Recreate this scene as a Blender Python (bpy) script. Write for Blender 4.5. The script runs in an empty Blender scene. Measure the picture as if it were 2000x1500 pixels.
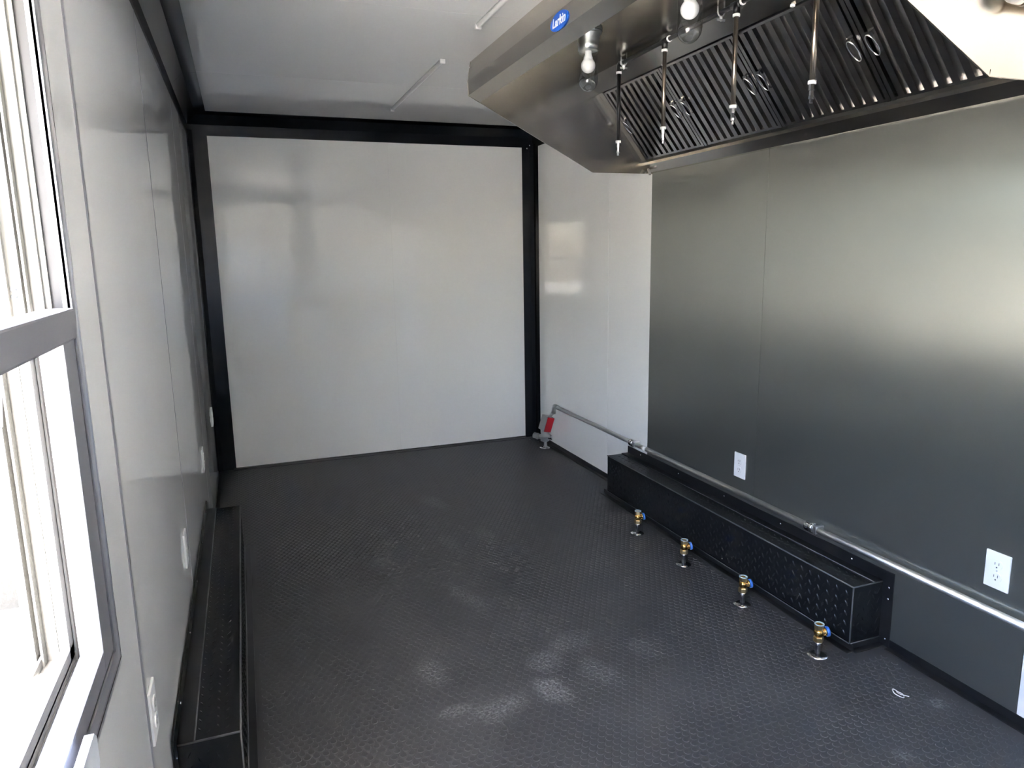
import bpy, bmesh, math, random
from mathutils import Vector, Matrix
random.seed(7)
sc = bpy.context.scene
COL = sc.collection

# ------------------------------------------------------------------ camera
F = Vector((0.34330158, 0.92183222, -0.17991496))
R = Vector((0.93593699, -0.35177959, -0.01652508))
U = Vector((0.07852376, 0.16271598, 0.98354335))
cam_d = bpy.data.cameras.new('camera')
cam_d.sensor_width = 36.0
cam_d.lens = 1393.03 / 2000.0 * 36.0
cam_d.clip_start = 0.02
cam = bpy.data.objects.new('camera', cam_d)
COL.objects.link(cam)
CAMLOC = Vector((0.2377, 0.0, 1.4768))
cam.matrix_world = Matrix(((R.x, U.x, -F.x, CAMLOC.x), (R.y, U.y, -F.y, CAMLOC.y),
                           (R.z, U.z, -F.z, CAMLOC.z), (0, 0, 0, 1)))
sc.camera = cam

# ------------------------------------------------------------------ sky, sun, exposure
w = bpy.data.worlds.new('sky'); sc.world = w; w.use_nodes = True
wn = w.node_tree.nodes; wl = w.node_tree.links
bg = wn['Background']
sky = wn.new('ShaderNodeTexSky'); sky.sky_type = 'NISHITA'
sky.sun_disc = False; sky.sun_elevation = math.radians(52); sky.sun_rotation = math.radians(182)
sky.dust_density = 2.5; sky.air_density = 0.8
wl.new(sky.outputs[0], bg.inputs[0]); bg.inputs[1].default_value = 0.28
sd = bpy.data.lights.new('sun', 'SUN'); sd.energy = 10.5; sd.angle = math.radians(0.6); sd.color = (1.0, 0.95, 0.88)
so = bpy.data.objects.new('sun', sd); COL.objects.link(so)
so.rotation_euler = Vector((0.03, -0.05, -0.99)).to_track_quat('-Z', 'Y').to_euler()
vs = sc.view_settings
vs.view_transform = 'Standard'; vs.look = 'None'; vs.gamma = 1.0; vs.use_curve_mapping = False
sc.display_settings.display_device = 'sRGB'
vs.exposure = 5.08
sc.cycles.use_denoising = True
sc.cycles.use_adaptive_sampling = True; sc.cycles.adaptive_threshold = 0.03
sc.cycles.max_bounces = 9; sc.cycles.diffuse_bounces = 5; sc.cycles.glossy_bounces = 4
sc.cycles.transparent_max_bounces = 12
sc.cycles.sample_clamp_indirect = 6.0

# ------------------------------------------------------------------ dimensions
XL, XR, YB, YF, H = -0.02, 2.40, 5.266, -0.62, 2.40
WIN = (-0.50, 1.29, 0.82, 1.94)          # window opening y0,y1,z0,z1 in the left wall
DOOR = (0.12, 1.06, 0.0, 2.02)           # closed door y0,y1,z0,z1 in the right wall

# ------------------------------------------------------------------ materials
def mat(name, col, rough=0.5, metal=0.0, var=0.0, vscale=8.0, bump=0.0, bscale=40.0, coat=0.0, spec=0.5,
        aniso=0.0, stretch=None, rvar=0.0, trans=0.0, ior=1.45):
    m = bpy.data.materials.new(name); m.use_nodes = True
    nt = m.node_tree; b = nt.nodes['Principled BSDF']
    b.inputs['Base Color'].default_value = (*col, 1); b.inputs['Roughness'].default_value = rough
    b.inputs['Metallic'].default_value = metal; b.inputs['Specular IOR Level'].default_value = spec
    b.inputs['Coat Weight'].default_value = coat; b.inputs['Coat Roughness'].default_value = 0.05
    b.inputs['Transmission Weight'].default_value = trans; b.inputs['IOR'].default_value = ior
    tc = nt.nodes.new('ShaderNodeNewGeometry')
    mp = nt.nodes.new('ShaderNodeMapping'); nt.links.new(tc.outputs['Position'], mp.inputs[0])
    if stretch: mp.inputs['Scale'].default_value = stretch
    if var or rvar:
        n = nt.nodes.new('ShaderNodeTexNoise'); n.inputs['Scale'].default_value = vscale; n.inputs['Detail'].default_value = 5
        nt.links.new(mp.outputs[0], n.inputs['Vector'])
        if var:
            mr = nt.nodes.new('ShaderNodeMapRange'); mr.inputs['To Min'].default_value = 1 - var; mr.inputs['To Max'].default_value = 1 + var
            nt.links.new(n.outputs[0], mr.inputs[0])
            mx = nt.nodes.new('ShaderNodeVectorMath'); mx.operation = 'SCALE'; mx.inputs[0].default_value = col
            nt.links.new(mr.outputs[0], mx.inputs['Scale']); nt.links.new(mx.outputs[0], b.inputs['Base Color'])
        if rvar:
            mr2 = nt.nodes.new('ShaderNodeMapRange'); mr2.inputs['To Min'].default_value = max(0.02, rough - rvar); mr2.inputs['To Max'].default_value = rough + rvar
            nt.links.new(n.outputs[0], mr2.inputs[0]); nt.links.new(mr2.outputs[0], b.inputs['Roughness'])
    if bump:
        n2 = nt.nodes.new('ShaderNodeTexNoise'); n2.inputs['Scale'].default_value = bscale; n2.inputs['Detail'].default_value = 1.5
        nt.links.new(mp.outputs[0], n2.inputs['Vector'])
        bp = nt.nodes.new('ShaderNodeBump'); bp.inputs['Strength'].default_value = 1.0; bp.inputs['Distance'].default_value = bump
        nt.links.new(n2.outputs[0], bp.inputs['Height']); nt.links.new(bp.outputs[0], b.inputs['Normal'])
    if aniso:
        b.inputs['Anisotropic'].default_value = aniso
        tg = nt.nodes.new('ShaderNodeTangent'); tg.direction_type = 'RADIAL'; tg.axis = 'Z'
        nt.links.new(tg.outputs[0], b.inputs['Tangent'])
    return m

M = {}
M['frp'] = mat('glossy_grey_panel', (0.85, 0.852, 0.835), 0.05, var=0.015, vscale=2, bump=0.0016, bscale=1.8, spec=0.75)
M['frp_ceiling'] = mat('glossy_grey_ceiling_panel', (0.80, 0.805, 0.81), 0.06, var=0.015, vscale=2, bump=0.002, bscale=2.0, spec=0.5)
M['backing'] = mat('dark_joint', (0.06, 0.06, 0.06), 0.7, var=0.1)
M['divider'] = mat('grey_divider', (0.22, 0.22, 0.24), 0.3, var=0.05)
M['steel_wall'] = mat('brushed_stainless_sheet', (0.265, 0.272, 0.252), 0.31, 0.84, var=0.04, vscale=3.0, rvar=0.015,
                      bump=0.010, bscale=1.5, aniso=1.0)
M['steel'] = mat('stainless_hood', (0.50, 0.465, 0.41), 0.20, 1.0, var=0.08, vscale=5, rvar=0.06, bump=0.0012, bscale=4)
M['steel_dark'] = mat('stainless_baffle', (0.42, 0.41, 0.40), 0.22, 1.0, var=0.15, vscale=12, rvar=0.06)
M['plenum'] = mat('dark_plenum', (0.03, 0.03, 0.03), 0.6, var=0.1)
M['black'] = mat('black_gloss_trim', (0.010, 0.011, 0.014), 0.16, var=0.1, spec=0.32)
M['black_rough'] = mat('black_angle', (0.012, 0.012, 0.013), 0.28, var=0.25, vscale=20)
M['tread'] = mat('black_treadplate', (0.010, 0.011, 0.012), 0.22, var=0.15, vscale=15)
M['galv'] = mat('galvanised_steel', (0.62, 0.63, 0.63), 0.34, 1.0, var=0.12, vscale=40)
M['chrome'] = mat('chrome', (0.75, 0.76, 0.78), 0.12, 1.0, var=0.04, vscale=40)
M['iron'] = mat('black_iron_pipe', (0.02, 0.02, 0.022), 0.32, 0.0, var=0.2, vscale=30)
M['bronze'] = mat('bare_steel_pipe', (0.33, 0.28, 0.23), 0.28, 1.0, var=0.2, vscale=25)
M['tape'] = mat('white_thread_tape', (0.75, 0.75, 0.74), 0.6, var=0.05)
M['white'] = mat('white_plastic', (0.80, 0.80, 0.80), 0.30, var=0.02)
M['slot'] = mat('outlet_slot', (0.10, 0.10, 0.10), 0.5, var=0.05)
M['brass'] = mat('brass', (0.72, 0.45, 0.16), 0.24, 1.0, var=0.15, vscale=60)
M['brass_pale'] = mat('pale_brass', (0.66, 0.52, 0.28), 0.3, 1.0, var=0.12, vscale=60)
M['blue'] = mat('blue_plastic', (0.04, 0.16, 0.55), 0.35, var=0.05)
M['rim'] = mat('pale_blue_rim', (0.50, 0.66, 0.70), 0.4, var=0.05)
M['badge'] = mat('blue_badge', (0.01, 0.11, 0.58), 0.3, var=0.03)
M['letter'] = mat('white_lettering', (0.80, 0.82, 0.85), 0.4, var=0.02)
M['bulb'] = mat('white_bulb', (0.85, 0.85, 0.86), 0.18, var=0.01)
M['red'] = mat('red_tag', (0.42, 0.008, 0.02), 0.4, var=0.08)
M['greybox'] = mat('grey_cast_metal', (0.36, 0.36, 0.35), 0.45, 0.3, var=0.1, vscale=40)
M['alu'] = mat('aluminium_frame', (0.26, 0.26, 0.28), 0.42, 0.3, var=0.05, vscale=20)
M['cream'] = mat('pale_track', (0.24, 0.235, 0.215), 0.40, 0.0, var=0.06, vscale=20)
M['worn'] = mat('worn_black_edge', (0.075, 0.075, 0.076), 0.4, var=0.35, vscale=60)
M['shelf'] = mat('pale_bar', (0.62, 0.65, 0.70), 0.5, var=0.06, vscale=60)
M['ground'] = mat('tan_concrete', (0.45, 0.425, 0.385), 0.9, var=0.18, vscale=1.2, bump=0.004, bscale=30)
M['added_wall'] = mat('dark_added_wall', (0.035, 0.035, 0.032), 0.9, var=0.25, vscale=3, bump=0.004, bscale=40)  # for the added building; dark enough to dim the window view
M['tube'] = mat('frosted_tube', (0.72, 0.72, 0.72), 0.3, var=0.02)

def glass(name):
    m = bpy.data.materials.new(name); m.use_nodes = True
    nt = m.node_tree; nt.nodes.clear()
    out = nt.nodes.new('ShaderNodeOutputMaterial'); mx = nt.nodes.new('ShaderNodeMixShader')
    tr = nt.nodes.new('ShaderNodeBsdfTransparent'); gl = nt.nodes.new('ShaderNodeBsdfGlossy')
    tr.inputs[0].default_value = (0.94, 0.95, 0.95, 1); gl.inputs[1].default_value = 0.03
    lw = nt.nodes.new('ShaderNodeLayerWeight'); lw.inputs[0].default_value = 0.35
    mr = nt.nodes.new('ShaderNodeMapRange'); mr.inputs['To Min'].default_value = 0.06; mr.inputs['To Max'].default_value = 0.65
    nt.links.new(lw.outputs['Facing'], mr.inputs[0]); nt.links.new(mr.outputs[0], mx.inputs[0])
    nt.links.new(tr.outputs[0], mx.inputs[1]); nt.links.new(gl.outputs[0], mx.inputs[2]); nt.links.new(mx.outputs[0], out.inputs[0])
    return m
M['glass'] = glass('clear_glass')

def screen(name):
    m = bpy.data.materials.new(name); m.use_nodes = True
    nt = m.node_tree; nt.nodes.clear()
    out = nt.nodes.new('ShaderNodeOutputMaterial'); mx = nt.nodes.new('ShaderNodeMixShader')
    tr = nt.nodes.new('ShaderNodeBsdfTransparent'); df = nt.nodes.new('ShaderNodeBsdfDiffuse')
    df.inputs[0].default_value = (0.03, 0.03, 0.03, 1)
    n = nt.nodes.new('ShaderNodeTexNoise'); n.inputs['Scale'].default_value = 260
    g = nt.nodes.new('ShaderNodeNewGeometry'); nt.links.new(g.outputs['Position'], n.inputs['Vector'])
    mr = nt.nodes.new('ShaderNodeMapRange'); mr.inputs['To Min'].default_value = 0.12; mr.inputs['To Max'].default_value = 0.36
    nt.links.new(n.outputs[0], mr.inputs[0]); nt.links.new(mr.outputs[0], mx.inputs[0])
    nt.links.new(tr.outputs[0], mx.inputs[1]); nt.links.new(df.outputs[0], mx.inputs[2]); nt.links.new(mx.outputs[0], out.inputs[0])
    return m
M['screen'] = screen('insect_screen')

# rubber mat: black rubber with dusty scuffs (each scuff an ellipse broken up by noise)
def rubber(name):
    m = bpy.data.materials.new(name); m.use_nodes = True
    nt = m.node_tree; b = nt.nodes['Principled BSDF']; L = nt.links.new
    g = nt.nodes.new('ShaderNodeNewGeometry')
    def math_(op, a, c=None):
        n = nt.nodes.new('ShaderNodeMath'); n.operation = op
        for i, v in enumerate((a, c)):
            if v is None: continue
            if isinstance(v, (int, float)): n.inputs[i].default_value = v
            else: L(v, n.inputs[i])
        return n.outputs[0]
    n1 = nt.nodes.new('ShaderNodeTexNoise'); n1.inputs['Scale'].default_value = 110; n1.inputs['Detail'].default_value = 6; L(g.outputs['Position'], n1.inputs['Vector'])
    n2 = nt.nodes.new('ShaderNodeTexNoise'); n2.inputs['Scale'].default_value = 3.0; n2.inputs['Detail'].default_value = 6; L(g.outputs['Position'], n2.inputs['Vector'])
    n3 = nt.nodes.new('ShaderNodeTexNoise'); n3.inputs['Scale'].default_value = 14; n3.inputs['Detail'].default_value = 3; L(g.outputs['Position'], n3.inputs['Vector'])
    tot = None
    #  x, y, half width, half length, angle, strength
    for (x, y, a, c, ang, s) in SCUFFS:
        mp = nt.nodes.new('ShaderNodeMapping'); mp.vector_type = 'TEXTURE'
        mp.inputs['Location'].default_value = (x, y, 0); mp.inputs['Rotation'].default_value = (0, 0, math.radians(ang)); mp.inputs['Scale'].default_value = (a, c, 50)
        L(g.outputs['Position'], mp.inputs[0])
        ln = nt.nodes.new('ShaderNodeVectorMath'); ln.operation = 'LENGTH'; L(mp.outputs[0], ln.inputs[0])
        wob = math_('MULTIPLY_ADD', n3.outputs[0], 1.3); wob.node.inputs[2].default_value = -0.65
        d = math_('ADD', ln.outputs['Value'], wob)
        mr = nt.nodes.new('ShaderNodeMapRange'); mr.inputs['From Min'].default_value = 1.1; mr.inputs['From Max'].default_value = 0.45
        mr.inputs['To Max'].default_value = s * 0.56; L(d, mr.inputs[0])
        tot = mr.outputs[0] if tot is None else math_('MAXIMUM', tot, mr.outputs[0])
    sp = nt.nodes.new('ShaderNodeMapRange'); sp.inputs['From Min'].default_value = 0.42; sp.inputs['From Max'].default_value = 0.66; L(n1.outputs[0], sp.inputs[0])
    dust = math_('MULTIPLY', tot, sp.outputs[0])
    haze = nt.nodes.new('ShaderNodeMapRange'); haze.inputs['From Min'].default_value = 0.45; haze.inputs['From Max'].default_value = 0.8; haze.inputs['To Max'].default_value = 0.05; L(n2.outputs[0], haze.inputs[0])
    # stray specks
    vo = nt.nodes.new('ShaderNodeTexVoronoi'); vo.inputs['Scale'].default_value = 9; L(g.outputs['Position'], vo.inputs['Vector'])
    spk = nt.nodes.new('ShaderNodeMapRange'); spk.inputs['From Min'].default_value = 0.022; spk.inputs['From Max'].default_value = 0.012; spk.inputs['To Max'].default_value = 0.5; L(vo.outputs['Distance'], spk.inputs[0])
    f = math_('MAXIMUM', math_('ADD', dust, haze.outputs[0]), spk.outputs[0])
    cl = math_('MINIMUM', f, 0.9)
    mx = nt.nodes.new('ShaderNodeMix'); mx.data_type = 'RGBA'
    mx.inputs[6].default_value = (0.048, 0.048, 0.050, 1); mx.inputs[7].default_value = (0.48, 0.48, 0.48, 1)
    L(cl, mx.inputs[0]); L(mx.outputs[2], b.inputs['Base Color'])
    rr = nt.nodes.new('ShaderNodeMapRange'); rr.inputs['To Min'].default_value = 0.38; rr.inputs['To Max'].default_value = 0.54; L(n2.outputs[0], rr.inputs[0])
    L(rr.outputs[0], b.inputs['Roughness'])
    bp = nt.nodes.new('ShaderNodeBump'); bp.inputs['Distance'].default_value = 0.0003; L(n1.outputs[0], bp.inputs['Height']); L(bp.outputs[0], b.inputs['Normal'])
    return m
SCUFFS = [(1.05, 2.79, 0.055, 0.17, 15, 0.42), (1.175, 2.21, 0.075, 0.075, 0, 0.62), (1.125, 2.045, 0.07, 0.085, 0, 0.75),
          (1.31, 2.29, 0.11, 0.07, 20, 0.42), (1.33, 2.08, 0.06, 0.10, 20, 0.45), (0.77, 2.30, 0.06, 0.11, 0, 0.42),
          (0.79, 2.05, 0.06, 0.035, 0, 0.6), (0.92, 2.01, 0.13, 0.06, 15, 0.55), (1.22, 4.05, 0.06, 0.16, 20, 0.32),
          (1.35, 3.43, 0.06, 0.14, 0, 0.25), (1.14, 3.40, 0.05, 0.16, 10, 0.22), (0.75, 3.30, 0.08, 0.08, 0, 0.18),
          (1.55, 2.15, 0.06, 0.09, 0, 0.28), (1.95, 1.36, 0.03, 0.03, 0, 0.5), (2.27, 1.50, 0.035, 0.03, 0, 0.7)]
M['rubber'] = rubber('black_coin_rubber')

# ------------------------------------------------------------------ mesh helpers
class MB:
    def __init__(s): s.v = []; s.f = []; s.sm = []
    def add(s, verts, faces, smooth=False):
        o = len(s.v); s.v += [Vector(p) for p in verts]
        s.f += [tuple(i + o for i in f) for f in faces]; s.sm += [smooth] * len(faces); return s
    def box(s, x0, x1, y0, y1, z0, z1):
        v = [(x, y, z) for x in (x0, x1) for y in (y0, y1) for z in (z0, z1)]
        return s.add(v, [(0, 1, 3, 2), (4, 6, 7, 5), (0, 4, 5, 1), (2, 3, 7, 6), (0, 2, 6, 4), (1, 5, 7, 3)])
    def bbox(s, x0, x1, y0, y1, z0, z1, b):
        """box with bevelled edges"""
        bm = bmesh.new(); bmesh.ops.create_cube(bm, size=1)
        for v in bm.verts:
            v.co = Vector(((x0 + x1) / 2 + v.co.x * (x1 - x0), (y0 + y1) / 2 + v.co.y * (y1 - y0), (z0 + z1) / 2 + v.co.z * (z1 - z0)))
        bmesh.ops.bevel(bm, geom=bm.edges[:], offset=b, segments=2, profile=0.6, affect='EDGES')
        bm.verts.index_update()
        s.add([v.co.copy() for v in bm.verts], [tuple(v.index for v in f.verts) for f in bm.faces]); bm.free(); return s
    def prism(s, poly, axis, a0, a1):
        """extrude a 2-D polygon along axis ('x': poly=(y,z), 'y': (x,z), 'z': (x,y))"""
        n = len(poly)
        def p(q, a): return {'x': (a, q[0], q[1]), 'y': (q[0], a, q[1]), 'z': (q[0], q[1], a)}[axis]
        v = [p(q, a0) for q in poly] + [p(q, a1) for q in poly]
        f = [(i, (i + 1) % n, n + (i + 1) % n, n + i) for i in range(n)] + [tuple(range(n - 1, -1, -1)), tuple(range(n, 2 * n))]
        return s.add(v, f)
    def lathe(s, prof, c=(0, 0, 0), ax=(0, 0, 1), seg=20, smooth=True, cap=True):
        """prof = [(radius, height)] about the axis ax through c"""
        ax = Vector(ax).normalized(); t = Vector((1, 0, 0)) if abs(ax.x) < 0.9 else Vector((0, 1, 0))
        e1 = ax.cross(t).normalized(); e2 = ax.cross(e1); c = Vector(c); v = []; f = []
        for r, h in prof:
            for k in range(seg):
                a = 2 * math.pi * k / seg
                v.append(c + ax * h + (e1 * math.cos(a) + e2 * math.sin(a)) * r)
        for i in range(len(prof) - 1):
            for k in range(seg):
                f.append((i * seg + k, i * seg + (k + 1) % seg, (i + 1) * seg + (k + 1) % seg, (i + 1) * seg + k))
        s.add(v, f, smooth)
        if cap:
            n = len(prof) - 1; o = len(s.v) - len(v)
            s.f += [tuple(o + k for k in range(seg - 1, -1, -1)), tuple(o + n * seg + k for k in range(seg))]; s.sm += [False, False]
        return s
    def tube(s, pts, r, seg=12, smooth=True, closed=False):
        pts = [Vector(p) for p in pts]; v = []; f = []; n = len(pts); prev = None
        for i, p in enumerate(pts):
            if closed: d = pts[(i + 1) % n] - pts[i - 1]
            else: d = (pts[min(i + 1, n - 1)] - pts[max(i - 1, 0)])
            d.normalize()
            if prev is None:
                t = Vector((0, 0, 1)) if abs(d.z) < 0.9 else Vector((1, 0, 0)); e1 = d.cross(t).normalized()
            else:
                e1 = (prev - d * prev.dot(d)).normalized()
            e2 = d.cross(e1); prev = e1
            for k in range(seg):
                a = 2 * math.pi * k / seg; v.append(p + (e1 * math.cos(a) + e2 * math.sin(a)) * r)
        m = n if closed else n - 1
        for i in range(m):
            for k in range(seg):
                j = (i + 1) % n
                f.append((i * seg + k, i * seg + (k + 1) % seg, j * seg + (k + 1) % seg, j * seg + k))
        s.add(v, f, smooth)
        if not closed:
            o = len(s.v) - len(v)
            s.f += [tuple(o + k for k in range(seg - 1, -1, -1)), tuple(o + (n - 1) * seg + k for k in range(seg))]; s.sm += [False, False]
        return s
    def xf(s, mtx, start=0):
        for i in range(start, len(s.v)): s.v[i] = mtx @ s.v[i]
        return s

ORG = {}
def mesh_of(name, mb, m, off=None):
    me = bpy.data.meshes.new(name)
    o = off or Vector((0, 0, 0))
    me.from_pydata([tuple(p - o) for p in mb.v], [], mb.f)
    bm = bmesh.new(); bm.from_mesh(me); bmesh.ops.recalc_face_normals(bm, faces=bm.faces[:]); bm.to_mesh(me); bm.free()
    if len(mb.sm) == len(me.polygons): me.polygons.foreach_set('use_smooth', mb.sm)
    me.materials.append(M[m]); me.update()
    return me
def part(name, mb, m, parent, label=None, kind=None):
    """mesh given in WORLD coordinates of the (unrotated) thing it belongs to"""
    off = ORG.get(parent, Vector((0, 0, 0)))
    o = bpy.data.objects.new(name, mesh_of(name, mb, m, off)); COL.objects.link(o)
    o.parent = parent; ORG[o] = off
    if label: o['label'] = label
    if kind: o['kind'] = kind
    return o
def thing(name, label, cat, loc, group=None):
    o = bpy.data.objects.new(name, None); o.empty_display_size = 0.05; COL.objects.link(o)
    o.location = loc; ORG[o] = Vector(loc); o['label'] = label; o['category'] = cat
    if group: o['group'] = group
    return o
def solo(name, mb, m, label, cat, loc, group=None):
    o = bpy.data.objects.new(name, mesh_of(name, mb, m, Vector(loc))); COL.objects.link(o); o.location = loc; ORG[o] = Vector(loc)
    o['label'] = label; o['category'] = cat
    if group: o['group'] = group
    return o
def struct(name, mb, m, label=None):
    o = bpy.data.objects.new(name, mesh_of(name, mb, m)); COL.objects.link(o); o['kind'] = 'structure'; ORG[o] = Vector((0, 0, 0))
    if label: o['label'] = label
    return o
def dup(root, loc, label):
    c = root.copy(); COL.objects.link(c); c.location = loc; c['label'] = label; ORG[c] = Vector(loc)
    for ch in list(root.children):
        d = ch.copy(); COL.objects.link(d); d.parent = c
        for g in list(ch.children):
            e = g.copy(); COL.objects.link(e); e.parent = d
    return c

# ------------------------------------------------------------------ ground outside
g = MB().box(-40, 40, -40, 40, -0.80, -0.75)
struct('ground', g, 'ground', 'sunlit tan ground outside the trailer')

bw = thing('added_building', 'dark grey building added outside to dim the view through the window screens', 'building', (-5.0, 6.0, -0.75))  # made-up building, added so the view through the window is less bright
part('wall', MB().box(-9.0, -0.75, 5.2, 7.0, -0.75, 2.6), 'added_wall', bw)
part('roof', MB().box(-9.2, -0.60, 5.0, 7.2, 2.6, 2.75), 'added_wall', bw)
part('corner_board', MB().box(-0.86, -0.74, 5.17, 5.2, -0.75, 2.6), 'alu', bw)

# ------------------------------------------------------------------ floor with coin pattern
fl = struct('floor', MB().box(XL - 0.07, XR + 0.07, YF, YB + 0.05, -0.06, 0.0), 'rubber', 'black coin-pattern rubber floor with dusty scuffs')
PITCH, CR, CH = 0.027, 0.0118, 0.0010
def coin(mb, x, y, n=8):
    v = []; 
    for k in range(n):
        a = 2 * math.pi * (k + 0.5) / n; v.append((x + CR * math.cos(a), y + CR * math.sin(a), -0.0002))
    for k in range(n):
        a = 2 * math.pi * (k + 0.5) / n; v.append((x + CR * 0.86 * math.cos(a), y + CR * 0.86 * math.sin(a), CH))
    mb.add(v, [(k, (k + 1) % n, n + (k + 1) % n, n + k) for k in range(n)] + [tuple(range(n, 2 * n))])
def in_frame(x, y):
    d = Vector((x, y, 0)) - CAMLOC; z = d.dot(F)
    if z < 0.2: return None
    px = 1000 + 1393.03 * d.dot(R) / z; py = 750 - 1393.03 * d.dot(U) / z
    return (px, py, z)
spots = []
row = 0; y = 0.6
while y < YB - 0.05:
    x = XL + 0.06 + (PITCH / 2 if row % 2 else 0)
    while x < XR - 0.06:
        blocked = (x > 2.20 and 1.78 < y < 3.80) or (x < 0.20 and 1.78 < y < 3.76)
        if not blocked: spots.append((x, y))
        x += PITCH
    y += PITCH * 0.866; row += 1
vis = []
for (x, y) in spots:
    q = in_frame(x, y)
    if q and 8 < q[0] < 1990 and 8 < q[1] < 1492: vis.append((q[2], x, y))
vis.sort(); near = {(x, y) for _, x, y in vis[:300]}
one = MB(); coin(one, 0, 0, 12); coin_mesh = mesh_of('floor_coin', one, 'rubber')
for _, x, y in vis[:300]:
    o = bpy.data.objects.new('floor_coin', coin_mesh); COL.objects.link(o); o.location = (x, y, 0); o.parent = fl
rest = MB()
for (x, y) in spots:
    if (x, y) not in near: coin(rest, x, y, 8 if y < 3.2 else 6)
me = bpy.data.meshes.new('coin_field'); me.from_pydata([tuple(p) for p in rest.v], [], rest.f); me.materials.append(M['rubber']); me.update()
o = bpy.data.objects.new('coin_field', me); COL.objects.link(o); o.parent = fl; o['kind'] = 'stuff'

# ------------------------------------------------------------------ walls, ceiling (backing sheets with separate panels in front)
T = 0.006
def wall_rects(y0, y1, z0, z1, hole):
    hy0, hy1, hz0, hz1 = hole
    if hy1 <= y0 or hy0 >= y1: return [(y0, y1, z0, z1)]
    r = []
    if hy0 > y0: r.append((y0, hy0, z0, z1))
    if hy1 < y1: r.append((hy1, y1, z0, z1))
    a, b = max(y0, hy0), min(y1, hy1)
    if hz0 > z0: r.append((a, b, z0, hz0))
    if hz1 < z1: r.append((a, b, hz1, z1))
    return r
# left wall
mb = MB()
for q in wall_rects(YF, YB, 0, H, WIN): mb.box(XL - 0.10, XL - T, *q[:2], *q[2:])
wl_ = struct('wall_left', mb, 'backing', 'glossy grey panelled wall with the serving window')
for (a, b) in ((YF, 1.535), (1.543, 2.728), (2.732, 4.018), (4.022, YB)):
    mb = MB()
    for q in wall_rects(a, b, 0.0, H, WIN): mb.box(XL - T, XL, *q[:2], *q[2:])
    part('wall_panel', mb, 'frp', wl_)
part('panel_divider', MB().bbox(XL - 0.004, XL + 0.003, 1.533, 1.545, 0, H, 0.0012), 'divider', wl_)
part('panel_divider', MB().bbox(XL - 0.004, XL + 0.0015, 2.727, 2.733, 0, H, 0.0006), 'divider', wl_)
# right wall
mb = MB()
for q in wall_rects(YF, YB, 0, H, DOOR): mb.box(XR + T, XR + 0.10, *q[:2], *q[2:])
wr_ = struct('wall_right', mb, 'backing', 'right wall of grey panels and brushed stainless sheets')
for (a, b) in ((YF, 1.334), (3.537, 4.031), (4.034, YB)):
    mb = MB()
    for q in wall_rects(a, b, 0.0, H, DOOR): mb.box(XR, XR + T, *q[:2], *q[2:])
    part('wall_panel', mb, 'frp', wr_)
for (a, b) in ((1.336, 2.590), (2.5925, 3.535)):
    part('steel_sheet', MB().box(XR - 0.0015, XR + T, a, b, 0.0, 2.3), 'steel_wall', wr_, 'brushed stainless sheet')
# back wall
wb_ = struct('wall_back', MB().box(XL - 0.1, XR + 0.1, YB + T, YB + 0.1, 0, H), 'backing', 'glossy pale grey end wall framed in black')
part('wall_panel', MB().box(XL, 1.2816, YB, YB + T, 0, H), 'frp', wb_)
part('wall_panel', MB().box(1.2820, XR, YB, YB + T, 0, H), 'frp', wb_)
# wall behind the camera
wf_ = struct('wall_front', MB().box(XL - 0.1, XR + 0.1, YF - 0.1, YF - T, 0, H), 'backing', 'panelled wall behind the camera')
part('wall_panel', MB().box(XL, 1.199, YF - T, YF, 0, H), 'frp', wf_)
part('wall_panel', MB().box(1.201, XR, YF - T, YF, 0, H), 'frp', wf_)
# ceiling
ce = struct('ceiling', MB().box(XL - 0.1, XR + 0.1, YF - 0.1, YB + 0.1, H + T, H + 0.12), 'backing', 'glossy grey panelled ceiling')
for (a, b) in ((YF, 0.383), (0.385, 1.618), (1.62, 2.862), (2.864, 4.103), (4.105, YB)):
    part('ceiling_panel', MB().box(XL, XR, a, b, H, H + T), 'frp_ceiling', ce)

# ------------------------------------------------------------------ black corner trims
def cove(side):
    """bent black cover: wall leg, diagonal, ceiling leg -> (distance from wall, z)"""
    t = 0.006
    return [(0, 2.267), (t, 2.267), (t, 2.335), (0.062, H - 0.012), (0.125, H - 0.004), (0.125, H), (0, H)]
def trim_along_y(name, sgn, x0, y0, y1):
    return struct(name, MB().prism([(x0 + sgn * d, z) for d, z in cove(0)], 'y', y0, y1), 'black', 'black glossy cover strip along the ceiling edge')
trim_along_y('trim_1', 1, XL, YF, 4.103); 
tl2 = trim_along_y('trim_2', 1, XL, 4.106, YB - 0.001)
trim_along_y('trim_3', -1, XR, 3.54, YB - 0.001)
pr = [(YB - d, z) for d, z in cove(0)]
tb = struct('trim_4', MB().prism(pr, 'x', XL + 0.001, XR - 0.001), 'black', 'black glossy cover strip above the end wall')
# vertical corners
def vcorner(name, x, sgn, legw, legs):
    t = 0.005
    p = [(x, YB), (x + sgn * legw, YB), (x + sgn * legw, YB - t), (x + sgn * 0.03, YB - t - 0.002), (x + sgn * (t + 0.002), YB - 0.03), (x + sgn * t, YB - legs), (x, YB - legs)]
    return struct(name, MB().prism(p, 'z', 0.0, 2.30), 'black', 'black glossy corner post of the end wall')
tc1 = vcorner('trim_5', XL, 1, 0.118, 0.11)
tc2 = vcorner('trim_6', XR, -1, 0.091, 0.105)
for (x, z) in ((2.352, 2.262), (2.374, 2.285)):
    part('screw', MB().lathe([(0.007, 0), (0.007, 0.003), (0.004, 0.005)], (x, YB - 0.0065, z), (0, -1, 0), 8), 'chrome', tb)
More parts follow.
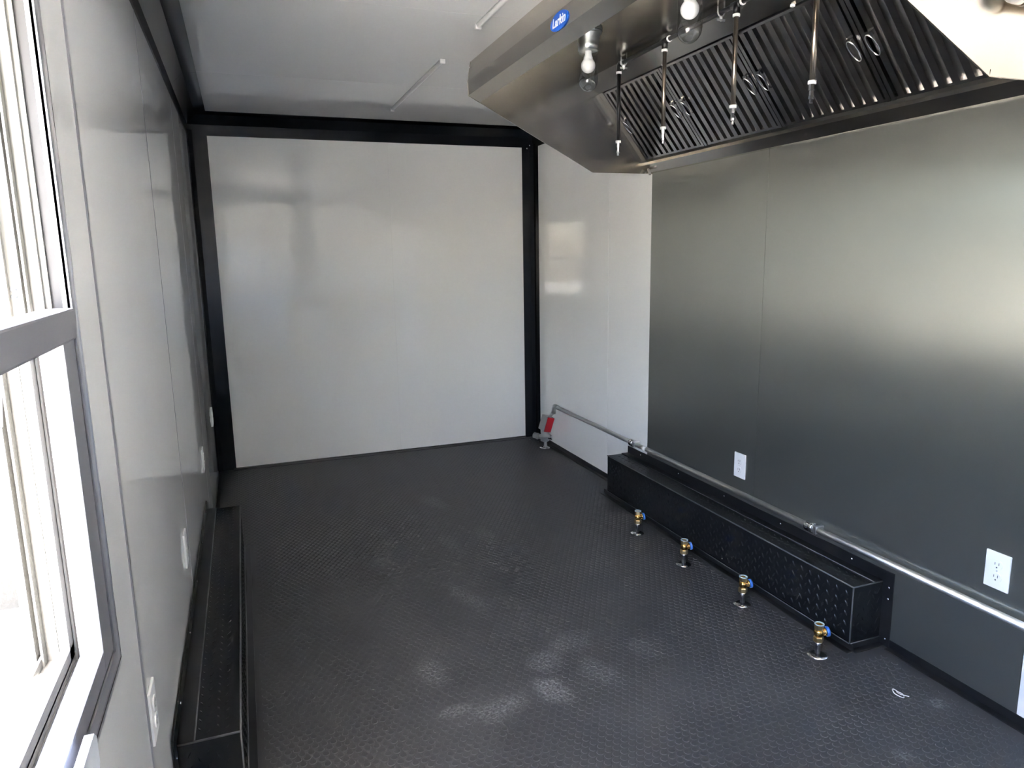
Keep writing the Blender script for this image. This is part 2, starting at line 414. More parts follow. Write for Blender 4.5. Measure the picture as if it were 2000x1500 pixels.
# skirtings
def skirt_y(name, x, s, y0, y1, hgt=0.034, fl=0.028):
    p = [(x, 0), (x, hgt), (x + s * 0.004, hgt), (x + s * 0.0055, 0.006), (x + s * fl, 0.004), (x + s * fl, 0.0)]
    return struct(name, MB().prism(p, 'y', y0, y1), 'black_rough', 'black metal angle along the floor')
bb1 = skirt_y('baseboard_right', XR, -1, 3.80, YB - 0.1)
bb2 = skirt_y('baseboard_right_near', XR, -1, 1.12, 1.803)
skirt_y('baseboard_left', XL, 1, 3.75, YB - 0.11)
skirt_y('baseboard_left_near', XL, 1, YF, 1.79)
p = [(YB, 0), (YB, 0.012), (YB - 0.004, 0.012), (YB - 0.006, 0.005), (YB - 0.045, 0.004), (YB - 0.045, 0.0)]
bb3 = struct('baseboard_back', MB().prism(p, 'x', XL + 0.1, XR - 0.09), 'black_rough', 'black metal angle below the end wall')
for (x, y) in ((2.31, YB - 0.10), (2.335, YB - 0.20)):
    solo('screw', MB().lathe([(0.009, 0), (0.009, 0.004), (0.005, 0.007)], (x, y, 0.0014), (0, 0, 1), 8), 'chrome',
         'bright screw head on the floor %s the far right corner post' % ('under' if y > YB - 0.15 else 'just in front of'), 'screw', (x, y, 0.0))

# ------------------------------------------------------------------ serving window (left wall)
y0, y1, z0, z1 = WIN
win = bpy.data.objects.new('window_1', None); COL.objects.link(win); win['kind'] = 'structure'; win['label'] = 'aluminium serving window with insect screens, bright daylight outside'
win.location = (XL, (y0 + y1) / 2, z0); ORG[win] = Vector(win.location)
XO = XL - 0.10
fr = MB()                                    # inner face frame with a raised bead
def ring(mb, xa, xb, o, i):
    """rectangular ring between outset o and inset i of the opening"""
    mb.box(xa, xb, y1 - i, y1 + o, z0 - o, z1 + o); mb.box(xa, xb, y0 - o, y0 + i, z0 - o, z1 + o)
    mb.box(xa, xb, y0 + i, y1 - i, z0 - o, z0 + i); mb.box(xa, xb, y0 + i, y1 - i, z1 - i, z1 + o)
ring(fr, XL, XL + 0.004, 0.048, 0.0)
part('window_frame', fr, 'alu', win)
fr = MB(); ring(fr, XL, XL + 0.0065, 0.026, 0.0)
f2 = part('inner_frame', fr, 'alu', win)
fr = MB(); ring(fr, XL + 0.006, XL + 0.0085, 0.028, -0.024)
part('bead', fr, 'chrome', f2)
# jamb with ribbed tracks on all four sides
for nm, sg in (('jamb', 1), ('jamb', -1)):
    yy = y1 if sg > 0 else y0
    mb = MB().box(XO - 0.02, XL - 0.02, min(yy, yy - sg * 0.006), max(yy, yy - sg * 0.006), z0, z1)
    for xr, d, wd in ((XL - 0.028, 0.014, 0.004), (XL - 0.045, 0.022, 0.003), (XL - 0.052, 0.022, 0.003), (XL - 0.072, 0.016, 0.006), (XL - 0.092, 0.026, 0.003), (XL - 0.102, 0.026, 0.003)):
        mb.box(xr - wd, xr, min(yy, yy - sg * d), max(yy, yy - sg * d), z0, z1)
    part(nm, mb, 'cream', win)
mb = MB().box(XO - 0.02, XL - 0.02, y0, y1, z0, z0 + 0.006)
for xr, d in ((XL - 0.030, 0.016), (XL - 0.048, 0.022), (XL - 0.072, 0.016), (XL - 0.095, 0.022)):
    mb.box(xr - 0.004, xr, y0, y1, z0, z0 + d)
part('sill_track', mb, 'cream', win)
part('head_track', MB().box(XO - 0.02, XL - 0.02, y0, y1, z1 - 0.012, z1), 'cream', win)
sash = part('lower_sash', MB().bbox(XL - 0.030, XL + 0.004, 1.214, y1 - 0.002, z0 + 0.002, 1.357, 0.003).bbox(XL - 0.030, XL + 0.004, y0 + 0.002, 1.214, z0 + 0.002, z0 + 0.040, 0.003), 'alu', win)
rail = part('meeting_rail', MB().bbox(XL - 0.035, XL + 0.010, y0 + 0.002, y1 - 0.003, 1.357, 1.405, 0.004), 'alu', win)
part('lower_screen', MB().box(XL - 0.0552, XL - 0.0548, y0 + 0.01, y1 - 0.03, z0 + 0.02, 1.36), 'screen', win)
part('upper_screen', MB().box(XL - 0.0852, XL - 0.0848, y0 + 0.01, y1 - 0.05, 1.40, z1 - 0.02), 'screen', win)
mb = MB()
mb.box(XL - 0.062, XL - 0.048, y1 - 0.05, y1 - 0.026, z0 + 0.018, 1.36); mb.box(XL - 0.062, XL - 0.048, y0 + 0.01, y1 - 0.026, z0 + 0.018, z0 + 0.04)
part('screen_frame', mb, 'cream', win)
mb = MB(); mb.box(XL - 0.092, XL - 0.078, y1 - 0.075, y1 - 0.048, 1.40, z1 - 0.015)
part('screen_frame', mb, 'cream', win)
for dz in (0.0, 0.012):
    part('screw', MB().lathe([(0.005, 0), (0.005, 0.003), (0.002, 0.005)], (XL - 0.062, y1 - 0.022, 1.425 + dz), (0, -1, 0), 8), 'chrome', win)
# torn sticker on the lower screen
solo('sticker', MB().prism([(1.045, 1.290), (1.12, 1.320), (1.10, 1.262), (1.06, 1.262)], 'x', XL - 0.0545, XL - 0.0535), 'white',
     'torn white sticker clinging to the lower window screen', 'sticker', (XL - 0.054, 1.08, 1.29))
# pale bar lying on the sill
yb = 1.0
mb = MB().prism([(yb - 0.8, 0.8), (yb - 0.8, 0.862), (yb - 0.012, 0.862), (yb, 0.850), (yb, 0.812), (yb - 0.012, 0.8)], 'x', XL + 0.0166, XL + 0.028)
solo('flat_bar', mb, 'shelf', 'pale grey flat bar on the window sill, bottom left corner', 'bar', (XL + 0.022, 0.6, 0.8))

# ------------------------------------------------------------------ door (right wall, beside the camera)
dr = bpy.data.objects.new('door_1', None); COL.objects.link(dr); dr['kind'] = 'structure'; dr.location = (XR, 0.59, 0); ORG[dr] = Vector(dr.location)
dr['label'] = 'closed white door in the right wall beside the camera'
mb = MB(); a, b, c, d = DOOR
mb.box(XR - 0.012, XR + 0.11, a - 0.05, a, 0, d + 0.05); mb.box(XR - 0.012, XR + 0.11, b, b + 0.05, 0, d + 0.05); mb.box(XR - 0.012, XR + 0.11, a, b, d, d + 0.05)
part('door_frame', mb, 'white', dr)
part('door_leaf', MB().box(XR + 0.02, XR + 0.06, a, b, 0.002, d), 'white', dr)

# ------------------------------------------------------------------ end of the trailer behind the camera (seen only as reflections)
struct('trim_7', MB().prism([(YF + d, z) for d, z in cove(0)], 'x', XL + 0.001, XR - 0.001), 'black', 'black glossy cover strip behind the camera')
struct('trim_8', MB().bbox(0.97, 1.30, YF, YF + 0.012, 0.98, 2.268, 0.003), 'divider', 'dark grey post behind the camera')
fc = thing('counter_cabinet', 'counter with two open white bays behind the camera, mirrored in the end wall', 'cabinet', (1.6, YF + 0.15, 0))
mb = MB()
for (a, b) in ((0.84, 0.93), (1.44, 1.72), (2.33, 2.384)): mb.box(a, b, YF + 0.26, YF + 0.30, 0.01, 0.93)
mb.box(0.84, 2.384, YF + 0.26, YF + 0.30, 0.87, 0.93); mb.box(0.84, 2.384, YF + 0.26, YF + 0.30, 0.01, 0.09)
part('face_frame', mb, 'black_rough', fc)
part('back_lining', MB().box(0.84, 2.384, YF + 0.20, YF + 0.21, 0.01, 0.93), 'white', fc)
part('worktop', MB().bbox(0.80, 2.384, YF + 0.002, YF + 0.33, 0.93, 0.965, 0.004), 'white', fc)
part('side', MB().box(0.82, 0.84, YF + 0.002, YF + 0.30, 0.01, 0.93), 'white', fc)
solo('wall_rail', MB().bbox(XL + 0.03, XR - 0.02, YF + 0.012, YF + 0.05, 1.655, 1.715, 0.006), 'white', 'white rail across the wall behind the camera, mirrored in the end wall', 'rail', (1.2, YF + 0.03, 1.66))

# ------------------------------------------------------------------ wheel well covers (tread plate boxes)
def lozenges(mb, face, u0, u1, v0, v1, c, s):
    """raised tread bars on a plane; face 'x': u=y,v=z at x=c; 'z': u=x? (x,y) at z=c; 'y': (x,z) at y=c; s = outward sign"""
    p = 0.040; i = 0; u = u0 + p / 2
    while u < u1 - 0.008:
        j = 0; v = v0 + p / 2 + (p / 2 if i % 2 else 0)
        while v < v1 - 0.008:
            ang = math.radians(62 if (i % 2 == 0) else -62)
            du, dv = math.cos(ang), math.sin(ang); L, Wd, h = 0.0125, 0.0030, 0.0013
            pts2 = [(u - du * L, v - dv * L), (u + dv * Wd, v - du * Wd), (u + du * L, v + dv * L), (u - dv * Wd, v + du * Wd)]
            top = [(u - du * L * .5, v - dv * L * .5), (u + du * L * .5, v + dv * L * .5)]
            def P(q, hh): return {'x': (c + s * hh, q[0], q[1]), 'y': (q[0], c + s * hh, q[1]), 'z': (q[0], q[1], c + s * hh)}[face]
            mb.add([P(q, 0) for q in pts2] + [P(q, h) for q in top], [(0, 1, 4), (1, 2, 5, 4), (2, 3, 5), (3, 0, 4, 5)])
            v += p; j += 1
        u += p / 2 * 1.15; i += 1
    return mb
def wheel_box(label, xw, s, width, ya, yb2, hz):
    t = thing('wheel_well_cover', label, 'wheel box', (xw + s * width / 2, (ya + yb2) / 2, 0), 'tread plate wheel well covers')
    xf = xw + s * width; xa, xb = min(xw, xf), max(xw, xf)
    body = part('body', MB().bbox(xa + (0.002 if s < 0 else 0.001), xb - (0.001 if s < 0 else 0.002), ya, yb2, 0.001, hz, 0.003), 'tread', t)
    tp = MB()
    lozenges(tp, 'x', ya + 0.01, yb2 - 0.01, 0.035, hz - 0.012, xf - s * 0.0005, s)
    lozenges(tp, 'y', xa + 0.012, xb - 0.012, 0.035, hz - 0.01, ya, -1)
    lozenges(tp, 'z', xa + (0.012 if s > 0 else 0.012), xb - 0.012, ya + 0.01, yb2 - 0.01, hz, 1)
    part('tread_pattern', tp, 'tread', body, kind='stuff')
    q = 0.0035; f = 0.046
    ed = MB(); ed.tube([(xf - s * .0012, ya + .0012, hz - .0012), (xf - s * .0012, yb2 - .001, hz - .0012)], 0.0028, 6); ed.tube([(xf - s * .0012, ya + .0012, 0.006), (xf - s * .0012, ya + .0012, hz)], 0.0028, 6)
    ed.tube([(xf - s * .0012, ya + .0012, hz - .0012), (xw + s * .006, ya + .0012, hz - .0012)], 0.0028, 6); ed.tube([(xw + s * .046, ya, hz + .0025), (xw + s * .046, yb2, hz + .0025)], 0.0022, 6)
    ed.tube([(xf + s * .003, ya, .027), (xf + s * .003, yb2, .027)], 0.0020, 6); ed.tube([(xf, ya - .003, .027), (xw + s * .006, ya - .003, .027)], 0.0022, 6)
    part('worn_edges', ed, 'worn', body)
    # wall flange above the box, down its near end, and floor flanges
    part('wall_flange', MB().box(min(xw + s * .001, xw + s * (q + .001)), max(xw + s * .001, xw + s * (q + .001)), ya - f, yb2, hz, hz + f), 'black_rough', t)
    fe = part('end_flange', MB().box(min(xw + s * .001, xw + s * (q + .001)), max(xw + s * .001, xw + s * (q + .001)), ya - f, ya, 0.001, hz), 'black_rough', t)
    ff = part('floor_flange', MB().prism([(xf, 0.0015), (xf, 0.028), (xf + s * 0.003, 0.028), (xf + s * 0.004, 0.006), (xf + s * 0.028, 0.005), (xf + s * 0.028, 0.0015)], 'y', ya - 0.02, yb2 + 0.03), 'black_rough', t)
    part('floor_flange', MB().prism([(ya, 0.0015), (ya, 0.028), (ya - 0.003, 0.028), (ya - 0.004, 0.006), (ya - 0.028, 0.005), (ya - 0.028, 0.0015)], 'x', xa + 0.002, xb - 0.002), 'black_rough', t)
    part('top_strip', MB().box(min(xw + s * .004, xw + s * .045), max(xw + s * .004, xw + s * .045), ya, yb2, hz + 0.0005, hz + 0.003), 'black_rough', t)
    for z in (0.03, hz - 0.06, hz - 0.015):
        part('screw', MB().lathe([(0.0045, 0), (0.0045, 0.002), (0.002, 0.0035)], (xw + s * (q + .001), ya - 0.028, z), (s, 0, 0), 8), 'chrome', fe)
    for k in range(5):
        part('screw', MB().lathe([(0.0045, 0), (0.0045, 0.002), (0.002, 0.0035)], (xw + s * (q + .001), ya + 0.15 + k * 0.40, hz + 0.026), (s, 0, 0), 8), 'chrome', t)
    return t
wheel_box('black tread plate wheel well box along the right wall under the steel pipe', XR - 0.0015, -1, 0.1475, 1.850, 3.755, 0.250)
wheel_box('black tread plate wheel well box along the left wall below the outlets', XL + 0.0035, 1, 0.1595, 1.836, 3.70, 0.250)

# ------------------------------------------------------------------ range hood
HY0, HY1 = 1.353, 3.530
hood = thing('range_hood', 'large stainless steel range hood with blue badge on the right wall', 'range hood', (1.87, (HY0 + HY1) / 2, 1.893))
prof = [(1.362, H - 0.001), (1.345, 2.307), (1.347, 2.241), (1.405, 2.211), (2.03, 1.893), (XR - 0.002, 1.894), (XR - 0.002, H - 0.001)]
e1 = part('end_panel', MB().prism(prof, 'y', HY1 - 0.003, HY1), 'steel', hood)
e2 = part('end_panel', MB().prism(prof, 'y', HY0, HY0 + 0.003), 'steel', hood)
def hem(pa, pb, w_, ya, yb2):
    a = Vector((pa[0], 0, pa[1])); b = Vector((pb[0], 0, pb[1])); d = (b - a).normalized(); n = Vector((-d.z, 0, d.x))
    if n.z < 0: n = -n
    q = [a, b, b + n * w_ + d * (-w_ * 0.3), a + n * w_]
    return MB().prism([(p.x, p.z) for p in q], 'y', ya, yb2)
for e, ya, yb2 in ((e1, HY1 - 0.005, HY1 - 0.003), (e2, HY0 - 0.002, HY0)):
    part('hem', hem((1.405, 2.2112), (2.03, 1.8932), 0.016, ya, yb2), 'steel', e)
    part('hem', hem((2.03, 1.8942), (XR - 0.003, 1.8942), 0.016, ya, yb2), 'steel', e)
fo = [(1.364, H - 0.001), (1.346, 2.307), (1.348, 2.2415), (1.405, 2.2125), (1.402, 2.222), (1.352, 2.2455), (1.350, 2.307), (1.368, H - 0.001)]
front = part('front_panel', MB().prism(fo, 'y', HY0 + 0.003, HY1 - 0.003), 'steel', hood)
part('top_panel', MB().box(1.37, 1.966, HY0 + 0.003, HY1 - 0.003, 2.345, 2.349), 'steel', hood)
part('filter_rail', MB().prism([(1.963, 2.349), (2.060, 2.289), (2.066, 2.297), (1.970, 2.356)], 'y', HY0 + 0.003, HY1 - 0.003), 'steel', hood)
part('rear_panel', MB().prism([(2.125, 2.325), (2.386, 1.995), (2.394, 1.995), (2.394, 2.36), (2.125, 2.36)], 'y', HY0 + 0.003, HY1 - 0.003), 'plenum', hood)
tr = part('grease_trough', MB().prism([(XR - 0.003, 1.898), (2.372, 1.899), (2.336, 1.936), (2.336, 1.950), (2.341, 1.950), (2.372, 1.93), (XR - 0.003, 1.93)], 'y', HY0 - 0.02, HY1 - 0.004), 'steel', hood)
part('drain_spout', MB().tube([(2.352, HY1 - 0.03, 1.915), (2.345, HY1 - 0.06, 1.885)], 0.007, 10), 'galv', tr)
for y in (HY1 - 0.022, HY0 + 0.02):   # side fillers beside the filter bank
    part('filter_filler', MB().prism([(2.062, 2.288), (2.336, 1.950), (2.342, 1.955), (2.070, 2.294)], 'y', y - 0.020, y + 0.020), 'steel', hood)
# little clips on the filter rail
for y in (2.90, 2.10, 1.62):
    part('clip', MB().bbox(2.050, 2.062, y - 0.006, y + 0.006, 2.282, 2.292, 0.002), 'tape', hood)
# badge with lettering
def text_mesh(body, size, shear):
    cu = bpy.data.curves.new('txt', 'FONT'); cu.body = body; cu.size = size; cu.shear = shear; cu.align_x = 'CENTER'; cu.align_y = 'CENTER'; cu.extrude = 0.0004; cu.offset = size * 0.018
    ob = bpy.data.objects.new('txt', cu); COL.objects.link(ob); bpy.context.view_layer.update()
    me = bpy.data.meshes.new_from_object(ob.evaluated_get(bpy.context.evaluated_depsgraph_get()))
    bpy.data.objects.remove(ob); return me
BY, BZ, BX = 2.441, 2.272, 1.3455
mb = MB(); n = 40; ring_ = [(BY + 0.073 * math.cos(2 * math.pi * k / n), BZ + 0.030 * math.sin(2 * math.pi * k / n)) for k in range(n)]
mb.prism(ring_, 'x', BX - 0.0025, BX + 0.001)
bd = part('badge', mb, 'badge', front, 'blue oval badge')
tm = text_mesh('Larkin', 0.044, 0.22); tm.materials.clear(); tm.materials.append(M['letter'])
to = bpy.data.objects.new('lettering', tm); COL.objects.link(to)
# face -x : text x -> -y, text y -> z
to.parent = hood
bd.parent = hood; to.parent = bd
to.matrix_local = Matrix.Translation(Vector((BX - 0.0028, BY, BZ)) - ORG[hood]) @ Matrix(((0, 0, -1, 0), (-1, 0, 0, 0), (0, 1, 0, 0), (0, 0, 0, 1)))
for y, z in ((HY1 - 0.012, 2.37), (HY1 - 0.012, 2.32), (2.05, 2.36)):
    part('rivet', MB().lathe([(0.004, 0), (0.004, 0.0015), (0.002, 0.003)], (1.351 if z < 2.34 else 1.356, y, z), (-1, 0, 0.1), 8), 'chrome', hood)

# ------------------------------------------------------------------ baffle filters (four lift-out filters)
VB, VT = Vector((2.334, 0, 1.957)), Vector((2.068, 0, 2.288))
SL = VT - VB; LEN = SL.length; SD = SL.normalized(); ND = Vector((-SD.z, 0, SD.x))
if ND.z > 0: ND = -ND
def fl_(u, v, w_): return VB + Vector((0, u, 0)) + SD * v + ND * w_
def fbox(mb, u0, u1, v0, v1, w0, w1):
    st = len(mb.v); mb.box(u0, u1, v0, v1, w0, w1)
    for i in range(st, len(mb.v)): q = mb.v[i]; mb.v[i] = fl_(q.x, q.y, q.z)
    return mb
FW = 0.530; YS = HY0 + 0.0225; FWt = (HY1 - 0.043 - HY0 - 0.002 - 0.001) / 4
YS = HY0 + 0.0405; FWt = (HY1 - 0.0425 - YS) / 4
def make_filter(yc, label):
    t = thing('baffle_filter', label, 'hood filter', (VB.x, yc, VB.z), 'baffle filters in the hood')
    h = FWt / 2 - 0.002; c = yc
    mb = MB(); fbox(mb, c - h, c - h + 0.016, 0.004, LEN - 0.004, -0.030, 0.0); fbox(mb, c + h - 0.016, c + h, 0.004, LEN - 0.004, -0.030, 0.0)
    fbox(mb, c - h + 0.016, c + h - 0.016, 0.004, 0.014, -0.030, -0.004); fbox(mb, c - h + 0.016, c + h - 0.016, LEN - 0.014, LEN - 0.004, -0.030, -0.004)
    part('filter_frame', mb, 'steel_dark', t)
    n = 10; p = (2 * h - 0.032) / n
    shared = None; shared2 = None
    def prof_strip(yc2, wd, lip, w0, inv):
        mb2 = MB(); th = 0.0012
        fbox(mb2, yc2 - wd / 2, yc2 + wd / 2, 0.014, LEN - 0.014, w0, w0 + th)
        for s in (-1, 1):
            a, b = (yc2 + s * wd / 2, yc2 + s * wd / 2 - s * th)
            fbox(mb2, min(a, b), max(a, b), 0.014, LEN - 0.014, w0 - lip if not inv else w0, w0 if not inv else w0 + lip)
        return mb2
    for k in range(n):
        u = c - h + 0.016 + p * (k + 0.5)
        part('baffle', prof_strip(u, p * 0.52, 0.011, -0.004, False), 'steel_dark', t)
    for k in range(n - 1):
        u = c - h + 0.016 + p * (k + 1)
        part('rear_baffle', prof_strip(u, p * 0.62, 0.010, -0.027, True), 'steel_dark', t)
    for s in (-1, 1):
        u = c + s * (h - 0.036); vm = LEN * 0.5; pts = []
        for k in range(20):
            a = 2 * math.pi * k / 20
            pts.append(fl_(u + 0.016 * math.cos(a), vm + 0.040 * math.sin(a), 0.012 + 0.006 * math.sin(a)))
        hd = part('handle', MB().tube(pts, 0.0022, 8, closed=True), 'chrome', t)
        part('handle_clip', fbox(MB(), u - 0.014, u + 0.014, vm + 0.030, vm + 0.046, -0.004, 0.008), 'steel_dark', hd)
    return t
names = ['farthest baffle filter in the hood, beside the far end panel', 'second baffle filter from the far end of the hood',
         'third baffle filter from the far end of the hood', 'nearest baffle filter in the hood, beside the near end panel']
for k in range(4): make_filter(YS + FWt * (3.5 - k), names[k])

# ------------------------------------------------------------------ hood lights (jar fixtures)
def hood_light(x, y, label):
    zt = 2.3445
    t = thing('hood_light', label, 'light fixture', (x, y, zt), 'jar lights in the hood')
    part('mounting_plate', MB().lathe([(0.056, -0.004), (0.056, 0.0)], (x, y, zt), seg=28), 'galv', t)
    col = part('collar', MB().lathe([(0.048, 0.0), (0.049, 0.010), (0.046, 0.016), (0.044, 0.040), (0.041, 0.052), (0.041, 0.072), (0.036, 0.074)], (x, y, zt - 0.004), (0, 0, -1), 28), 'galv', t)
    part('lip_ring', MB().lathe([(0.054, 0.0), (0.056, 0.004), (0.053, 0.008), (0.048, 0.009)], (x, y, zt - 0.006), (0, 0, -1), 28), 'galv', col)
    gz = zt - 0.076; pr_ = [(0.0385, 0.0), (0.0395, 0.02), (0.0395, 0.110)]
    for k in range(1, 9):
        a = math.pi / 2 * k / 8; pr_.append((max(0.0005, 0.0395 * math.cos(a)), 0.110 + 0.045 * math.sin(a)))
    part('glass_jar', MB().lathe(pr_, (x, y, gz), (0, 0, -1), 28, cap=False), 'glass', t)
    bz = zt - 0.072; bp = [(0.013, 0.0), (0.014, 0.02), (0.019, 0.032)]
    for k in range(0, 13):
        a = math.radians(-50) + math.radians(140) * k / 12; bp.append((max(0.0005, 0.029 * math.cos(a)), 0.060 + 0.029 * math.sin(a)))
    bu = part('bulb', MB().lathe(bp, (x, y, bz), (0, 0, -1), 24), 'bulb', t)
    part('bulb_base', MB().lathe([(0.0135, -0.012), (0.0135, 0.012)], (x, y, bz), (0, 0, -1), 16), 'tape', bu)
    return t
hood_light(1.605, 2.735, 'glass jar light with white bulb at the far end of the hood')
hood_light(1.605, 2.035, 'glass jar light cut off by the top of the picture')

# ------------------------------------------------------------------ fire suppression pipework under the hood
PX, PZ = 1.94, 2.324
fs = thing('suppression_piping', 'black manifold pipe with four nozzle drops hanging inside the hood', 'pipe', (PX, 2.3, PZ))
YD = (3.090, 2.706, 2.247, 1.862)
part('manifold_pipe', MB().tube([(PX, YD[0] - 0.008, PZ), (PX, 1.40, PZ)], 0.0085, 14), 'iron', fs)
for i, y in enumerate(YD):
    m_ = 'iron' if i == 0 else 'bronze'
    dp = part('drop_pipe', MB().tube([(PX, y, PZ - 0.022), (PX, y, 1.988)], 0.0085, 14), m_, fs, 'black drop pipe' if i == 0 else 'bare steel drop pipe')
    fit = MB()
    if i == 0:
        arc = [(PX, y - 0.030, PZ)] + [(PX, y - 0.014 + 0.014 * math.sin(a) , PZ - 0.014 + 0.014 * math.cos(a)) for a in (0.2, 0.8, 1.3)] + [(PX, y, PZ - 0.032)]
        fit.tube(arc, 0.0125, 14)
    else:
        fit.tube([(PX, y + 0.024, PZ), (PX, y - 0.024, PZ)], 0.0125, 14); fit.tube([(PX, y, PZ), (PX, y, PZ - 0.030)], 0.0125, 14)
    part('fitting', fit, 'iron', dp)
    part('tape_ring', MB().lathe([(0.0128, 0), (0.0128, 0.009)], (PX, y, PZ - 0.041), seg=14), 'tape', dp)
    part('tape_ring', MB().lathe([(0.0128, 0), (0.0128, 0.010)], (PX, y, 1.978), seg=14), 'tape', dp)
    part('tape_ring', MB().lathe([(0.0128, 0), (0.0128, 0.006)], (PX, y - 0.030, PZ), (0, -1, 0), seg=14), 'tape', dp)
    part('nozzle', MB().lathe([(0.0095, 0.0), (0.0095, 0.018), (0.007, 0.019), (0.0075, 0.034), (0.009, 0.035), (0.009, 0.044), (0.006, 0.045), (0.006, 0.056)], (PX, y, 1.978), (0, 0, -1), 6, smooth=False), 'chrome', dp)
for y in (3.045, 2.335):
    mb = MB().tube([(PX - 0.014, y, 2.344)] + [(PX + 0.014 * math.cos(a), y, PZ - 0.014 * math.sin(a)) for a in [math.pi - k * math.pi / 8 for k in range(9)]] + [(PX + 0.014, y, 2.344)], 0.003, 8)
    st = part('strap', mb, 'galv', fs)
    part('wing_nut', MB().lathe([(0.007, 0), (0.007, 0.008), (0.003, 0.009), (0.003, 0.016)], (PX, y, PZ - 0.016), (0, 0, -1), 6, smooth=False).bbox(PX - 0.018, PX + 0.018, y - 0.002, y + 0.002, PZ - 0.030, PZ - 0.022, 0.001), 'galv', st)

# conduit elbow in front of the near hood panel
cx_, cy_, cz_ = 2.020, HY0 - 0.030, 2.072
arc = [(cx_, cy_, 2.395), (cx_, cy_, cz_ + 0.04)] + [(cx_ + 0.034 - 0.034 * math.cos(a), cy_, cz_ + 0.034 - 0.034 * math.sin(a)) for a in [k * math.pi / 12 for k in range(1, 7)]] + [(XR - 0.003, cy_, cz_)]
el = thing('conduit_elbow', 'bare steel pipe elbow in front of the near hood end, top right corner', 'pipe', (cx_, cy_, cz_))
part('pipe', MB().tube(arc, 0.0125, 16), 'bronze', el)
mb = MB(); a_ = [(cx_, cy_, cz_ + 0.06)] + [(cx_ + 0.034 - 0.034 * math.cos(a), cy_, cz_ + 0.034 - 0.034 * math.sin(a)) for a in [k * math.pi / 12 for k in range(0, 7)]] + [(cx_ + 0.06, cy_, cz_)]
part('elbow', mb.tube(a_, 0.0165, 16), 'galv', el)
part('collar', MB().lathe([(0.019, 0), (0.019, 0.012)], (cx_, cy_, cz_ + 0.055), seg=16), 'bronze', el)
part('collar', MB().lathe([(0.019, 0), (0.019, 0.012)], (cx_ + 0.055, cy_, cz_), (1, 0, 0), seg=16), 'bronze', el)

# ------------------------------------------------------------------ gas pipe and shut-off valve
GX, GZ = XR - 0.030, 0.340
gp = thing('gas_pipe', 'long galvanised gas pipe running low along the right wall', 'pipe', (GX, 3.0, GZ))
part('pipe', MB().tube([(GX, 4.79, GZ), (GX, 0.60, GZ)], 0.0135, 16), 'galv', gp)
part('elbow', MB().tube([(GX, 4.76, GZ)] + [(GX, 4.80 + 0.03 * math.sin(a), GZ - 0.03 + 0.03 * math.cos(a)) for a in [k * math.pi / 12 for k in range(7)]] + [(GX - 0.004, 4.832, GZ - 0.06)], 0.0175, 16), 'galv', gp)
for y in (3.66, 2.20):
    cp = part('coupling', MB().lathe([(0.018, -0.020), (0.021, -0.018), (0.021, -0.006), (0.018, -0.004), (0.018, 0.004), (0.021, 0.006), (0.021, 0.018), (0.018, 0.020)], (GX, y, GZ), (0, 1, 0), 16), 'chrome', gp)
    part('strap', MB().bbox(GX - 0.016, XR - 0.002, y - 0.045, y - 0.030, GZ - 0.017, GZ + 0.017, 0.003), 'galv', cp)
part('pipe_tag', MB().lathe([(0.0142, 0), (0.0142, 0.035)], (GX, 3.50, GZ), (0, 1, 0), 16), 'white', gp, 'white tag band')
VX, VY = 2.330, 4.900
gv = thing('gas_valve', 'grey gas shut-off valve with red tag in the far right corner', 'valve', (VX, VY, 0.0))
part('floor_flange', MB().lathe([(0.046, 0.0015), (0.046, 0.005), (0.02, 0.010)], (VX, VY, 0.0), seg=22), 'chrome', gv)
part('stub_pipe', MB().tube([(VX, VY, 0.008), (VX, VY, 0.06)], 0.0125, 14), 'galv', gv)
part('valve_body', MB().lathe([(0.020, 0.05), (0.034, 0.058), (0.036, 0.085), (0.044, 0.09), (0.044, 0.102), (0.034, 0.106), (0.026, 0.150), (0.024, 0.17)], (VX - 0.004, VY, 0), seg=20), 'greybox', gv)
kn = MB().lathe([(0.018, 0.0), (0.018, 0.045), (0.026, 0.047), (0.026, 0.056), (0.019, 0.058), (0.024, 0.062), (0.024, 0.085), (0.014, 0.090)], (VX - 0.01, VY + 0.02, 0.075), (-0.55, 0.8, 0.12), 8, smooth=False)
part('side_plug', kn, 'greybox', gv)
part('side_plug', MB().lathe([(0.013, 0), (0.013, 0.04), (0.018, 0.041), (0.018, 0.052)], (VX, VY - 0.01, 0.082), (0.6, -0.6, 0.1), 8, smooth=False), 'chrome', gv)
rm = Matrix.Translation((VX + 0.004, VY - 0.01, 0.195)) @ Matrix.Rotation(math.radians(16), 4, Vector((-0.35, -0.93, 0))*-1) @ Matrix.Rotation(math.radians(9), 4, 'Z')
part('control_box', MB().bbox(-0.032, 0.032, -0.040, 0.040, -0.058, 0.058, 0.003).xf(rm), 'greybox', gv)
part('red_tag', MB().box(-0.031, 0.031, -0.0425, -0.0405, -0.057, 0.057).xf(rm), 'red', gv, 'red plate on the grey control box')
part('cover_plate', MB().bbox(-0.0345, -0.0318, -0.036, 0.036, -0.052, 0.052, 0.001).xf(rm), 'greybox', gv)
part('riser_pipe', MB().tube([(VX + 0.016, VY - 0.035, 0.245), (GX - 0.004, 4.834, GZ - 0.05)], 0.0135, 14), 'galv', gv)

